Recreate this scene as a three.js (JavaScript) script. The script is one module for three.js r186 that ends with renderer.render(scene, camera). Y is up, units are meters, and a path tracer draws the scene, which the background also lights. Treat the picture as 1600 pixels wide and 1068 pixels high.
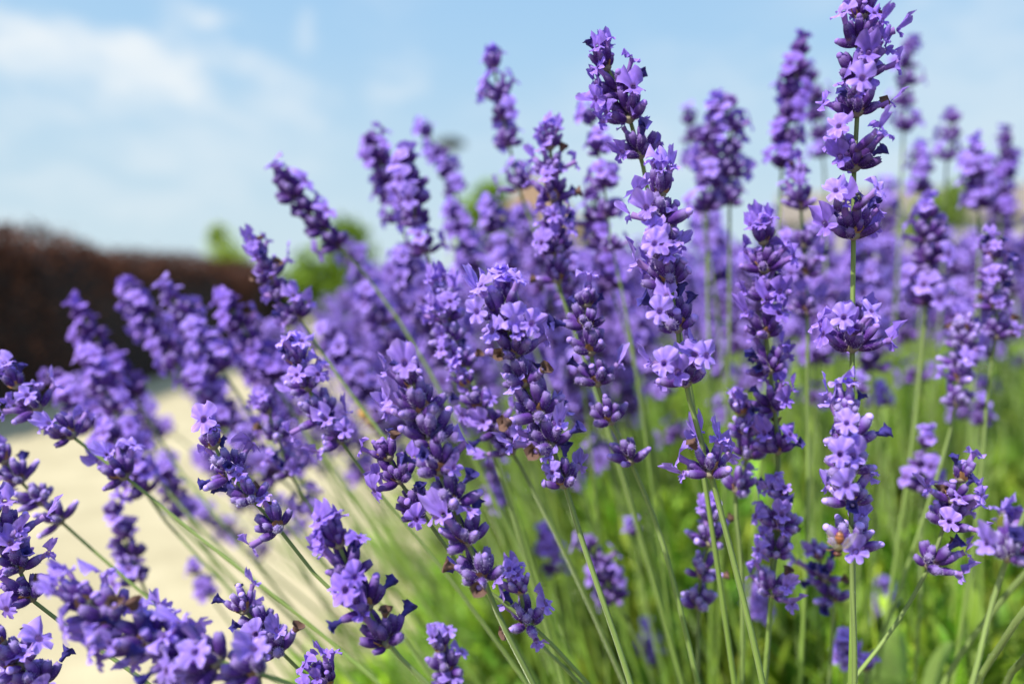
import * as THREE from 'three';
import { mergeGeometries, mergeVertices } from 'three/addons/utils/BufferGeometryUtils.js';

// ---------------------------------------------------------------- camera, sky, sun, exposure
const W = 1024, H = 683;
const scene = new THREE.Scene();
const FPX = 1186;                                   // focal length in pixels of a 1600 px wide picture
const camera = new THREE.PerspectiveCamera(2 * Math.atan(534 / FPX) * 180 / Math.PI, W / H, 0.01, 400);
camera.rotation.order = 'YXZ';
camera.position.set(0, 0.55, 0);
camera.rotation.set(-0.0472, -0.0674, 0);
camera.updateProjectionMatrix();
camera.updateMatrixWorld(true);
camera.focus = 0.205;
camera.userData.fStop = 5.4;                        // a phone's 26 mm equivalent lens close to its subject

const renderer = new THREE.WebGLRenderer({ antialias: true });
renderer.setSize(W, H);
renderer.toneMapping = THREE.LinearToneMapping;
renderer.toneMappingExposure = 1.38;
renderer.shadowMap.enabled = true;

const SUN = new THREE.Vector3(-0.56, 0.88, 0.40).normalize();
const sun = new THREE.DirectionalLight(new THREE.Color(1, 0.945, 0.85), 4.9);
sun.position.copy(SUN).multiplyScalar(6);
sun.castShadow = true;
sun.shadow.mapSize.set(4096, 4096);
Object.assign(sun.shadow.camera, { left: -4, right: 4, top: 4, bottom: -4, near: 0.1, far: 20 });
sun.name = 'sun_light';
scene.add(sun);

// ---------------------------------------------------------------- small helpers
function rngOf(seed) { let s = seed >>> 0; return () => { s = (s + 0x6d2b79f5) >>> 0; let t = s; t = Math.imul(t ^ (t >>> 15), t | 1); t ^= t + Math.imul(t ^ (t >>> 7), t | 61); return ((t ^ (t >>> 14)) >>> 0) / 4294967296; }; }
const V = (x, y, z) => new THREE.Vector3(x, y, z);
const lerp = (a, b, t) => a + (b - a) * t, clamp = (x, a = 0, b = 1) => Math.min(b, Math.max(a, x));
const smooth = (a, b, x) => { const t = clamp((x - a) / (b - a)); return t * t * (3 - 2 * t); };
const hash = (x, y) => { let h = Math.imul(x | 0, 374761393) + Math.imul(y | 0, 668265263); h = Math.imul(h ^ (h >>> 13), 1274126177); return ((h ^ (h >>> 16)) >>> 0) / 4294967296; };
function noise2(x, y) { const i = Math.floor(x), j = Math.floor(y), f = x - i, g = y - j, s = f * f * (3 - 2 * f), t = g * g * (3 - 2 * g); return lerp(lerp(hash(i, j), hash(i + 1, j), s), lerp(hash(i, j + 1), hash(i + 1, j + 1), s), t); }
function fbm(x, y, n = 5) { let a = 0.5, s = 0; for (let i = 0; i < n; i++) { s += a * noise2(x, y); a *= 0.5; x = x * 2.03 + 17.1; y = y * 2.03 + 5.3; } return s; }

const E = camera.matrixWorld.elements;
const RIGHT = V(E[0], E[1], E[2]), UP = V(E[4], E[5], E[6]), FWD = V(-E[8], -E[9], -E[10]);
const dirAt = (x, y) => FWD.clone().addScaledVector(RIGHT, (x - 800) / FPX).addScaledVector(UP, (534 - y) / FPX);
const at = (x, y, d) => camera.position.clone().addScaledVector(dirAt(x, y), d);      // where that ray is d metres ahead
function seenAt(p) { const q = p.clone().sub(camera.position), z = q.dot(FWD); return [800 + q.dot(RIGHT) / z * FPX, 534 - q.dot(UP) / z * FPX, z]; }

// ---------------------------------------------------------------- sky: air and thin clouds
{
  const w = 2048, h = 1024, data = new Float32Array(w * h * 4);
  const puffs = [  // direction, half width, half height, strength
    [225, 80, 70, 50, 0.5], [40, 45, 90, 26, 0.62], [110, 95, 170, 46, 0.45], [615, 132, 30, 26, 0.38], [480, 62, 20, 26, 0.35], [150, 180, 170, 40, 0.3], [430, 165, 40, 26, 0.2], [180, 330, 230, 36, 0.28], [1500, 150, 200, 90, 0.3], [1000, 160, 160, 60, 0.2]];
  const P = puffs.map(([x, y, a, b, s]) => { const d = dirAt(x, y).normalize(); return { az: Math.atan2(d.x, -d.z), el: Math.asin(d.y), a: a / FPX, b: b / FPX, s }; });
  const d0 = dirAt(290, 60).normalize(), d1 = dirAt(520, 150).normalize();
  const T0 = [Math.atan2(d0.x, -d0.z), Math.asin(d0.y)], T1 = [Math.atan2(d1.x, -d1.z), Math.asin(d1.y)];
  const el0 = [-90, 0, 5, 11, 18, 26, 50, 90], cols = [[0.40, 0.45, 0.46], [0.64, 0.77, 0.83], [0.60, 0.755, 0.845], [0.52, 0.71, 0.86], [0.41, 0.64, 0.875], [0.33, 0.575, 0.87], [0.22, 0.44, 0.78], [0.17, 0.36, 0.70]];
  for (let j = 0; j < h; j++) for (let i = 0; i < w; i++) {
    const el = ((j + 0.5) / h - 0.5) * Math.PI, ph = ((i + 0.5) / w - 0.5) * 2 * Math.PI;
    const x = Math.cos(ph) * Math.cos(el), y = Math.sin(el), z = Math.sin(ph) * Math.cos(el), az = Math.atan2(x, -z), e = el * 180 / Math.PI;
    let k = 0; while (k < el0.length - 2 && e > el0[k + 1]) k++;
    const t = clamp((e - el0[k]) / (el0[k + 1] - el0[k]));
    const c = [0, 1, 2].map((q) => lerp(cols[k][q], cols[k + 1][q], t));
    const mu = x * SUN.x + y * SUN.y + z * SUN.z, glow = 0.30 * smooth(0.2, 0.95, mu) + 1.2 * Math.pow(Math.max(0, mu), 24);
    if (e > -0.5) {
      const sx = az * 3 + 4, sy = el * 7;
      let cl = 0.34 * smooth(0.47, 0.78, fbm(sx * 1.3 + 3, sy * 1.5 + 8)) ;
      const wob = (fbm(az * 13 - el * 9, el * 26 + az * 6, 6) - 0.5) * 3.4, wob2 = (fbm(az * 13 + 40, el * 24 + 9, 6) - 0.5) * 3.4;
      for (const p of P) { const u = (az - p.az) / p.a + wob, v = (el - p.el) / p.b + wob2, r = Math.sqrt(u * u + v * v); cl += p.s * (1 - smooth(0.0, 1.7, r)); }
      const ax = T1[0] - T0[0], ay = T1[1] - T0[1], L2 = ax * ax + ay * ay, s = clamp(((az - T0[0]) * ax + (el - T0[1]) * ay) / L2), dx = az - T0[0] - s * ax, dy = el - T0[1] - s * ay;
      cl += 0.28 * (1 - smooth(0.004, 0.022, Math.sqrt(dx * dx + dy * dy))) * Math.sin(Math.PI * clamp(s, 0.08, 0.92));
      cl = clamp(cl, 0, 0.92) * 0.85 * smooth(-0.5, 2, e);
      const lit = [0.93, 0.96, 0.97];
      for (let q = 0; q < 3; q++) c[q] = lerp(c[q], lit[q], cl);
    }
    const g = [1, 0.98, 0.92];
    for (let q = 0; q < 3; q++) data[(j * w + i) * 4 + q] = (c[q] + glow * g[q] * (e > -0.5 ? 1 : 0)) * 0.735;
    data[(j * w + i) * 4 + 3] = 1;
  }
  const sky = new THREE.DataTexture(data, w, h, THREE.RGBAFormat, THREE.FloatType);
  sky.mapping = THREE.EquirectangularReflectionMapping; sky.magFilter = sky.minFilter = THREE.LinearFilter; sky.needsUpdate = true;
  scene.background = sky; scene.environment = sky;
}

// ---------------------------------------------------------------- names and tags
const used = new Map();
function numbered(name) { const n = used.get(name) || 0; used.set(name, n + 1); return n ? `${name}_${String(n).padStart(3, '0')}` : name; }
function tag(o, label, category, group, kind) { o.userData.label = label; if (category) o.userData.category = category; if (group) o.userData.group = group; if (kind) o.userData.kind = kind; return o; }
function mesh(name, g, m, parent) { const o = new THREE.Mesh(g, m); o.name = parent ? name : numbered(name); o.castShadow = o.receiveShadow = true; (parent || scene).add(o); return o; }
function thing(name, label, category, p, group) { const o = new THREE.Group(); o.name = numbered(name); if (p) o.position.copy(p); tag(o, label, category, group); scene.add(o); return o; }
function copies(name, g, m, list, parent, colors) { const o = new THREE.InstancedMesh(g, m, list.length); list.forEach((x, i) => { o.setMatrixAt(i, x); if (colors) o.setColorAt(i, colors[i]); }); o.name = name; o.castShadow = o.receiveShadow = true; (parent || scene).add(o); return o; }

// ---------------------------------------------------------------- textures and materials
function noiseMap(size, fx, fy, lo, hi, srgb, seed = 0, oct = 5) {
  const d = new Uint8Array(size * size * 4);
  for (let j = 0; j < size; j++) for (let i = 0; i < size; i++) {
    const u = i / size, v = j / size, b = (x, y) => fbm(x * fx + seed, y * fy + seed * 1.7, oct);
    const a = lerp(lerp(b(u, v), b(u - 1, v), smooth(0.7, 1, u)), lerp(b(u, v - 1), b(u - 1, v - 1), smooth(0.7, 1, u)), smooth(0.7, 1, v));
    const k = clamp((a - 0.25) / 0.5);
    for (let q = 0; q < 3; q++) d[(j * size + i) * 4 + q] = 255 * lerp(lo[q], hi[q], k);
    d[(j * size + i) * 4 + 3] = 255;
  }
  const t = new THREE.DataTexture(d, size, size); t.wrapS = t.wrapT = THREE.RepeatWrapping; t.magFilter = t.minFilter = THREE.LinearFilter; if (srgb) t.colorSpace = THREE.SRGBColorSpace; t.needsUpdate = true; return t;
}
const lin = (r, g, b) => new THREE.Color().setRGB(r, g, b);
const M = {
  calyx: new THREE.MeshPhysicalMaterial({ name: 'calyx', vertexColors: true, roughness: 0.8, sheen: 0.55, sheenColor: lin(0.62, 0.5, 0.85), sheenRoughness: 0.4, specularIntensity: 0.3 }),
  petal: new THREE.MeshPhysicalMaterial({ name: 'petal', vertexColors: true, roughness: 0.8, transmission: 0.34, thickness: 0, specularIntensity: 0.2, side: THREE.DoubleSide }),
  calyxPale: null, calyxDark: null, petalPale: null, petalDark: null,
  bract: new THREE.MeshPhysicalMaterial({ name: 'bract', vertexColors: true, roughness: 0.85, side: THREE.DoubleSide }),
  stem: new THREE.MeshPhysicalMaterial({ name: 'stem', vertexColors: true, roughness: 0.7, sheen: 0.8, sheenColor: lin(0.6, 0.66, 0.5), sheenRoughness: 0.5, specularIntensity: 0.5 }),
  leaf: new THREE.MeshPhysicalMaterial({ name: 'leaf', vertexColors: true, roughness: 0.6, transmission: 0.48, thickness: 0, specularIntensity: 0.5, side: THREE.DoubleSide }),
};

for (const [k, base, c] of [['calyxPale', 'calyx', [1.3, 1.4, 1.25]], ['calyxDark', 'calyx', [0.82, 0.72, 0.85]], ['petalPale', 'petal', [1.02, 1.08, 1.05]], ['petalDark', 'petal', [0.8, 0.74, 0.9]]]) { M[k] = M[base].clone(); M[k].name = k; M[k].color.copy(lin(...c)); }
const TONES = [[M.calyx, M.petal], [M.calyxPale, M.petalPale], [M.calyxDark, M.petalDark], [M.calyx, M.petalPale], [M.calyxPale, M.petal]];

// ---------------------------------------------------------------- geometry of the flower parts (millimetres; scaled to metres on use)
function build(pos, idx, col) {
  const g = new THREE.BufferGeometry();
  g.setAttribute('position', new THREE.Float32BufferAttribute(pos, 3));
  g.setAttribute('color', new THREE.Float32BufferAttribute(col, 3));
  g.setIndex(idx); g.computeVertexNormals(); return g;
}
function grid(nu, nv, f, wrap) {                    // f(i / nu, j / nv) -> [x, y, z, r, g, b]
  const p = [], c = [], ix = [], row = wrap ? nu : nu + 1;
  for (let j = 0; j <= nv; j++) for (let i = 0; i < row; i++) { const a = f(i / nu, j / nv); p.push(a[0], a[1], a[2]); c.push(a[3], a[4], a[5]); }
  for (let j = 0; j < nv; j++) for (let i = 0; i < nu; i++) { const a = j * row + i, b = j * row + (i + 1) % row, d = a + row, e = b + row; ix.push(a, d, b, b, d, e); }
  return build(p, ix, c);
}
const mm = (g) => g.scale(0.001, 0.001, 0.001);
function joined(list) { return mergeGeometries(list.map((g) => { const q = g.index ? g : mergeVertices(g); if (q.attributes.uv) q.deleteAttribute('uv'); return q; })); }

function budShape(seed, { L = 6, R = 1.42, seg = 12, rings = 9, knob = 0, hairs = 150, tone = 1 } = {}) {
  const r = rngOf(seed), px = [0, 0.08, 0.22, 0.42, 0.62, 0.8, 0.92, 1], pr = [0.3, 0.56, 0.84, 1, 1.02, 0.93, 0.8, 0.62];
  const prof = (t) => { let k = 0; while (k < 6 && t > px[k + 1]) k++; return lerp(pr[k], pr[k + 1], clamp((t - px[k]) / (px[k + 1] - px[k]))); };
  const ph = r() * 6.3, bend = 0.35 + r() * 0.5, warm = r() * 0.5;
  const where = (u, v) => {
    const a = u * 2 * Math.PI, rib = seg > 7 ? 1 + 0.055 * Math.cos(a * seg / 2) : 1;
    let t = Math.min(1, v * 1.12), rad = R * prof(t) * rib;
    if (v > 0.9) { const k = (v - 0.9) / 0.1; rad = lerp(rad, 0.02, k); t = 1 - 0.05 * k; }
    return [rad * Math.cos(a), t * L + (seg > 7 && v > 0.8 && v < 0.95 ? 0.16 * Math.cos(a * seg / 2) : 0), rad * Math.sin(a) + bend * t * t - 0.1];
  };
  const parts = [grid(seg, rings, (u, v) => {
    const a = u * 2 * Math.PI, t = Math.min(1, v * 1.12), q = where(u, v), tip = smooth(0.6, 1, t), base = 1 - smooth(0.02, 0.3, t), streak = 0.6 + 0.75 * noise2(u * 9 + seed, v * 4) + 0.25 * Math.cos(a * seg / 2 + ph);
    const c = [0.075, 0.027, 0.185].map((x) => x * streak * tone);
    const b = [0.2 + 0.05 * warm, 0.13, 0.16], n = [0.26, 0.19, 0.46];
    return [...q, ...[0, 1, 2].map((k) => lerp(lerp(c[k], b[k], base * 0.7), n[k], tip * 0.75))];
  }, true)];
  if (knob) {
    const kr = 0.8 + 0.35 * r(), kl = knob * 1.2;
    parts.push(grid(8, 5, (u, v) => { const a = u * 2 * Math.PI, s = Math.sin(Math.PI * (0.12 + 0.88 * v)); return [kr * s * Math.cos(a), L * 0.94 + kl * (1 - Math.cos(Math.PI * v)) * 0.5 * 1.4, kr * s * Math.sin(a) + bend - 0.1, 0.3 * tone, 0.2 * tone, 0.6 * tone]; }, true));
  }
  if (hairs) {
    const p = [], c = [], ix = [];
    for (let i = 0; i < hairs; i++) {
      const u = r(), v = 0.06 + 0.84 * r(), q = where(u, v), a = u * 2 * Math.PI, l = 0.25 + 0.35 * r(), w = 0.03, o = p.length / 3;
      p.push(q[0] - w * Math.sin(a), q[1], q[2] + w * Math.cos(a), q[0] + w * Math.sin(a), q[1], q[2] - w * Math.cos(a), q[0] + l * Math.cos(a + 0.6 * (r() - 0.5)), q[1] + l * (0.2 + 0.6 * r()), q[2] + l * Math.sin(a + 0.6 * (r() - 0.5)));
      for (let k = 0; k < 3; k++) c.push(0.5, 0.44, 0.7);
      ix.push(o, o + 1, o + 2);
    }
    parts.push(build(p, ix, c));
  }
  return mm(joined(parts));
}

// A two-lipped corolla: a pale tube out of the calyx, two broad upper lobes, three smaller lower ones. +y along the tube, +z towards the spike's tip.
function flowerShape(seed, { nu = 40, nv = 6, tube = true, open = 1, tone = 1, hood = 0.5 } = {}) {
  const r = rngOf(seed), lobes = [[Math.PI / 2 - 0.47, 5.3, 0.66], [Math.PI / 2 + 0.47, 5.3, 0.66], [-Math.PI / 2, 3.8, 0.44], [-Math.PI / 2 - 1.02, 3.6, 0.44], [-Math.PI / 2 + 1.02, 3.6, 0.44]].map(([a, l, w]) => [a + (r() - 0.5) * 0.12, l * (0.88 + 0.24 * r()), w]);
  const y0 = 7.2 + r() * 0.9, p1 = r() * 6.3, p2 = r() * 6.3, lean = (r() - 0.5) * 0.4;
  const rad = (a) => { let m = 1.5; for (const [c, l, w] of lobes) { const d = Math.abs(Math.atan2(Math.sin(a - c), Math.cos(a - c))) / w; if (d < 1.25) m = Math.max(m, l * Math.pow(Math.max(0, 1 - Math.pow(d / 1.25, 3.2)), 0.5)); } return m; };
  const face = grid(nu, nv, (u, v) => {
    const a = u * 2 * Math.PI, R = rad(a), s = 0.75 + (R - 0.75) * v, up = Math.sin(a);
    const f = v * R / 4.5, ruffle = ((0.45 + 0.4 * p1 / 6.3) * Math.sin(a * 7 + p1) + 0.4 * Math.sin(a * 12 + p2)) * f * f, fold = 0.5 * (noise2(a * 1.3 + seed * 7, v * 2) - 0.5) * f;
    let y = y0 + (up > 0 ? hood * up * s * 0.95 - 0.06 * s * s * up : -0.16 * s * up - 0.055 * s * s) + ruffle + 1.3 * fold - (1 - open) * -0.7 * s;
    const k = s * (0.55 + 0.45 * open), vein = 0.88 + 0.16 * Math.sin(a * 26 + p2) * v + 0.4 * (noise2(a * 3 + seed, v * 4) - 0.5);
    const throat = 1 - smooth(0.0, 0.16, v), edge = smooth(0.5, 1, v), lo = up < 0 ? 1.12 : 1;
    const c = [0.375 + 0.1 * edge, 0.225 + 0.09 * edge, 0.86 + 0.06 * edge].map((x) => x * vein * tone * lo);
    const t = v < 0.01 ? [0.10, 0.03, 0.06] : [0.52, 0.12, 0.06];
    return [k * Math.cos(a), y, k * Math.sin(a) + lean * s * 0.3 + 0.5, ...[0, 1, 2].map((q) => lerp(c[q], t[q], throat * 0.8))];
  }, true);
  if (!tube) return mm(face);
  const pipe = grid(10, 4, (u, v) => { const a = u * 2 * Math.PI, q = lerp(0.85, 0.8, v) + 0.25 * v * v, e = 1 - v; return [q * Math.cos(a), lerp(4.6, y0 + 0.05, v), q * Math.sin(a) + lerp(0.25, 0.5, v), (0.42 - 0.06 * e) * tone, (0.25 - 0.06 * e) * tone, 0.6 * tone]; }, true);
  return mm(joined([pipe, face]));
}
function wiltedShape(seed, tint = [0.045, 0.035, 0.2]) {                        // a spent corolla, shrivelled and dark blue
  const r = rngOf(seed), k = r() * 9;
  return mm(grid(10, 6, (u, v) => { const a = u * 2 * Math.PI, q = (0.5 + 1.25 * v * v) * (0.6 + 0.8 * noise2(u * 10 + k, v * 6)); const c = 0.6 + 0.9 * noise2(u * 7, v * 5 + k); return [q * Math.cos(a), 5.2 + 3.4 * v + 0.9 * (noise2(u * 10 + k, 3) - 0.5) * v, q * Math.sin(a) + 0.3, tint[0] * c, tint[1] * c, tint[2] * c]; }, true));
}
function bractShape(seed) {                         // the papery bracts and the green knot under a whorl
  const r = rngOf(seed), parts = [];
  for (const s of [0, Math.PI]) {
    const w = 1.9 + r() * 0.5, l = 3.3 + r(), ph = r() * 9;
    const b = grid(8, 4, (u, v) => { const x = (u - 0.5) * 2, ww = w * Math.sin(Math.PI * (0.2 + 0.62 * v)) * (1 - 0.55 * v * v), rib = 0.12 * Math.cos(u * 8 * Math.PI), c = 0.75 + 0.5 * noise2(u * 6 + ph, v * 3); return [x * ww, 0.3 + l * v * 0.75, 1.2 + 1.7 * v - 0.5 * x * x + rib, 0.30 * c, 0.15 * c, 0.06 * c]; });
    parts.push(b.rotateY(s + (r() - 0.5) * 0.5));
  }
  parts.push(grid(9, 5, (u, v) => { const a = u * 2 * Math.PI, q = 1.55 * Math.sin(Math.PI * (0.05 + 0.9 * v)) + 0.2; return [q * Math.cos(a), -0.9 + 2.6 * v, q * Math.sin(a), 0.22, 0.19, 0.13]; }, true));
  return mm(joined(parts));
}
const BUDS = [0, 1, 2, 3, 4, 5].map((i) => budShape(11 + i, { L: 4.7 + 0.24 * i, R: 1.14 + 0.07 * (i % 3), knob: i % 3 === 2 ? 0.9 : 0, tone: 0.85 + 0.08 * i }));
const YOUNG = [0, 1].map((i) => budShape(31 + i, { L: 3.7 + 0.4 * i, R: 1.02, knob: i ? 0.7 : 0, tone: 1.15, hairs: 26 }));
const FLOWERS = [[1, 1, 0.5], [0.95, 1.06, 0.35], [0.85, 0.95, 0.75], [0.7, 0.9, 0.95], [1, 0.88, 0.2], [0.5, 1.05, 1.2], [0.35, 0.95, 0.9], [0.8, 1.1, 0.15], [0.6, 0.85, 0.6]].map(([open, tone, hood], i) => flowerShape(51 + i, { open, tone, hood }));
const WILTED = [wiltedShape(71), wiltedShape(72), wiltedShape(73, [0.13, 0.075, 0.06])];
const BRACTS = [0, 1, 2].map((i) => bractShape(81 + i));

const Y = V(0, 1, 0);
const tmpM = new THREE.Matrix4();
function budFrame(theta, phi, out = 0.9, lift = 0, spin = 0) {  // a bud leaves the stem at phi, theta away from the axis
  const y = V(Math.sin(theta) * Math.cos(phi), Math.cos(theta), Math.sin(theta) * Math.sin(phi));
  let z = Y.clone().addScaledVector(y, -y.y); if (z.lengthSq() < 1e-4) z = V(1, 0, 0); z.normalize();
  const x = y.clone().cross(z).normalize(), m = new THREE.Matrix4().makeBasis(x, y, z);
  m.setPosition(out * 0.001 * Math.cos(phi), lift * 0.001, out * 0.001 * Math.sin(phi));
  return m.multiply(tmpM.clone().makeRotationY(spin));
}
function whorlPlan(r, n, openShare, top) {          // where the buds of one whorl stand and which of them are in flower
  const plan = [], a0 = r() * 6.28;
  for (let i = 0; i < n; i++) {
    const tier = top ? i / n : [0.9, 0.45, 0.1][i % 3] + (r() - 0.5) * 0.25;
    const theta = top ? 0.12 + 0.75 * tier + (r() - 0.5) * 0.2 : lerp(0.38, 1.42, clamp(tier)) + (r() - 0.5) * 0.2;
    const phi = a0 + (top ? i * 2.4 : i * 2 * Math.PI / n) + (r() - 0.5) * 0.5, q = r();
    plan.push({ theta, phi, lift: (top ? 2.2 : 2.4) * (1 - tier) + 0.4 * r(), kind: q < openShare ? 'flower' : q < openShare + 0.09 ? 'wilted' : q > 0.86 || (top && q > 0.6) ? 'young' : 'bud', size: (top ? 0.86 : 1) * (0.86 + 0.26 * r()), spin: (r() - 0.5) * 0.7, pick: Math.floor(r() * 997) });
  }
  return plan;
}
function setMatrix(o, m) { m.decompose(o.position, o.quaternion, o.scale); return o; }
function makeWhorl(parent, p, axis, r, { n = 9, open = 0.3, k = 1, top = false, tone = TONES[0] } = {}) {
  const w = mesh('whorl', BRACTS[Math.floor(r() * BRACTS.length)], M.bract, parent);
  w.position.copy(p); w.quaternion.setFromUnitVectors(Y, axis); w.rotateY(r() * 6.28); w.scale.setScalar(k);
  for (const b of whorlPlan(r, n, open, top)) {
    const fs = 0.7 + 0.3 * ((b.pick * 7) % 10) / 10, m = budFrame(b.theta, b.phi, 0.9, b.lift, b.spin).multiply(tmpM.clone().makeScale(b.size, b.size * (0.92 + 0.16 * r()), b.size));
    setMatrix(mesh('bud', b.kind === 'young' ? YOUNG[b.pick % 2] : BUDS[b.pick % BUDS.length], tone[0], w), m);
    if (b.kind === 'flower') setMatrix(mesh('flower', FLOWERS[b.pick % FLOWERS.length], tone[1], w), m.clone().multiply(tmpM.clone().makeScale(fs, 1, fs)));
    if (b.kind === 'wilted') setMatrix(mesh('spent_flower', WILTED[b.pick % 3], M.calyx, w), m);
  }
  return w;
}
// the same whorl for spikes too blurred to show their buds one by one
const softBuds = [0, 1].map((i) => budShape(91 + i, { seg: 6, rings: 5, hairs: 0, knob: 0, R: 1.4, tone: 0.95 + 0.2 * i }));
const softFlowers = [0, 1].map((i) => flowerShape(95 + i, { nu: 20, nv: 3, hood: 0.3 + 0.3 * i }));
const farBuds = [0, 1].map((i) => budShape(97 + i, { seg: 4, rings: 3, hairs: 0, R: 1.5, tone: 1 + 0.2 * i }));
const farFlowers = [0, 1].map((i) => flowerShape(99 + i, { nu: 12, nv: 2, tube: false, hood: 0.3 }));
function softWhorl(seed, n, open, far, top) {
  const r = rngOf(seed), c = [], f = [];
  for (const b of whorlPlan(r, n, open, top)) {
    const m = budFrame(b.theta, b.phi, 0.9, b.lift, b.spin).multiply(tmpM.clone().makeScale(b.size, b.size, b.size));
    c.push((far ? farBuds : softBuds)[b.pick % 2].clone().applyMatrix4(m));
    if (b.kind === 'flower') f.push((far ? farFlowers : softFlowers)[b.pick % 2].clone().applyMatrix4(m));
  }
  if (!f.length) f.push((far ? farFlowers : softFlowers)[0].clone().applyMatrix4(budFrame(0.8, 1)));
  return [joined(c), joined(f)];
}
const SOFT = [], SOFTTOP = [], DIM = [];
for (let i = 0; i < 7; i++) SOFT.push(mergeGeometries(softWhorl(200 + i, 10 + i % 4, 0.28 + 0.06 * (i % 4), false), true));
for (let i = 0; i < 3; i++) SOFTTOP.push(mergeGeometries(softWhorl(220 + i, 9, 0.35, false, true), true));
for (let i = 0; i < 5; i++) DIM.push(mergeGeometries(softWhorl(240 + i, 10, 0.35, true), true));

// ---------------------------------------------------------------- stems
function tube(pts, r0, r1, seg, radial, seed, hairs = 0) {
  const curve = new THREE.CatmullRomCurve3(pts, false, 'centripetal'), P = curve.getSpacedPoints(seg), r = rngOf(seed);
  const p = [], c = [], ix = [], hue = 0.85 + 0.3 * r();
  let side = V(1, 0, 0.2);
  const frames = P.map((q, i) => { const t = P[Math.min(seg, i + 1)].clone().sub(P[Math.max(0, i - 1)]).normalize(); const a = side.clone().addScaledVector(t, -side.dot(t)).normalize(); side = a; return [t, a, t.clone().cross(a)]; });
  for (let i = 0; i <= seg; i++) for (let k = 0; k < radial; k++) {
    const a = k / radial * 2 * Math.PI, rr = lerp(r0, r1, i / seg) * (radial > 6 ? (k % 2 ? 0.86 : 1.08) : 1), [, x, y] = frames[i], q = P[i].clone().addScaledVector(x, rr * Math.cos(a)).addScaledVector(y, rr * Math.sin(a));
    const s = hue * (0.65 + 0.5 * noise2(i * 0.7 + seed, k * 1.3)), low = smooth(0, 1, i / seg);
    p.push(q.x, q.y, q.z); c.push(lerp(0.2, 0.26, low) * s, lerp(0.27, 0.44, low) * s, lerp(0.09, 0.035, low) * s);
  }
  for (let i = 0; i < seg; i++) for (let k = 0; k < radial; k++) { const a = i * radial + k, b = i * radial + (k + 1) % radial; ix.push(a, b, a + radial, b, b + radial, a + radial); }
  const g = build(p, ix, c);
  if (!hairs) return g;
  const hp = [], hc = [], hx = [];
  for (let h = 0; h < hairs; h++) {
    const i = Math.floor(r() * r() * seg * 0.95), f = r(), q = P[i].clone().lerp(P[i + 1], f), [t, x, y] = frames[i], a = r() * 6.28, rr = lerp(r0, r1, i / seg), o = x.clone().multiplyScalar(Math.cos(a)).addScaledVector(y, Math.sin(a)), w = t.clone().cross(o).multiplyScalar(0.00003);
    const b = q.clone().addScaledVector(o, rr * 0.8), e = q.clone().addScaledVector(o, rr + 0.0002 + 0.0003 * r()).addScaledVector(t, (r() - 0.5) * 0.0003), n = hp.length / 3;
    hp.push(b.x + w.x, b.y + w.y, b.z + w.z, b.x - w.x, b.y - w.y, b.z - w.z, e.x, e.y, e.z);
    for (let k = 0; k < 3; k++) hc.push(0.42, 0.46, 0.36);
    hx.push(n, n + 1, n + 2);
  }
  return joined([g, build(hp, hx, hc)]);
}

// ---------------------------------------------------------------- setting: ground, pavement, bed
{
  const g = new THREE.PlaneGeometry(400, 400).rotateX(-Math.PI / 2); g.attributes.uv.array.forEach((x, i, a) => { a[i] = x * 200; });
  const o = mesh('ground', g, new THREE.MeshStandardMaterial({ name: 'dry_ground', map: noiseMap(256, 7, 7, [0.35, 0.33, 0.25], [0.5, 0.47, 0.37], true, 3), roughness: 0.95 }));
  o.userData.kind = 'structure';
  const pg = new THREE.PlaneGeometry(6.2, 40, 1, 1).rotateX(-Math.PI / 2); const uv = pg.attributes.uv; for (let i = 0; i < uv.count; i++) uv.setXY(i, uv.getX(i) * 6.2, uv.getY(i) * 40);
  const pm = new THREE.MeshStandardMaterial({ name: 'pale_paving', map: noiseMap(512, 9, 9, [0.645, 0.60, 0.48], [0.73, 0.685, 0.56], true, 11, 6), bumpMap: noiseMap(512, 60, 60, [0, 0, 0], [1, 1, 1], false, 5, 4), bumpScale: 0.0012, roughness: 0.9 });
  const pv = mesh('pavement', pg, pm); pv.position.set(-3.1, 0.004, -14); pv.userData.kind = 'structure';
  const nx = 40, nz = 60, sg = new THREE.PlaneGeometry(8, 12, nx, nz).rotateX(-Math.PI / 2), pp = sg.attributes.position;
  for (let i = 0; i < pp.count; i++) { const x = pp.getX(i), z = pp.getZ(i), e = smooth(0, 0.35, x + 4); pp.setY(i, 0.07 * e + 0.05 * e * (fbm(x * 4 + 30, z * 4 + 20) - 0.5)); }
  sg.computeVertexNormals(); { const u = sg.attributes.uv; for (let i = 0; i < u.count; i++) u.setXY(i, u.getX(i) * 16, u.getY(i) * 24); }
  const so = mesh('soil', sg, new THREE.MeshStandardMaterial({ name: 'dark_soil', map: noiseMap(256, 12, 12, [0.16, 0.12, 0.08], [0.32, 0.25, 0.18], true, 21), bumpMap: noiseMap(256, 20, 20, [0, 0, 0], [1, 1, 1], false, 7), bumpScale: 0.02, roughness: 1 }));
  so.position.set(3.92, 0.0, -4.5); so.userData.kind = 'structure';
}

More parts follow.
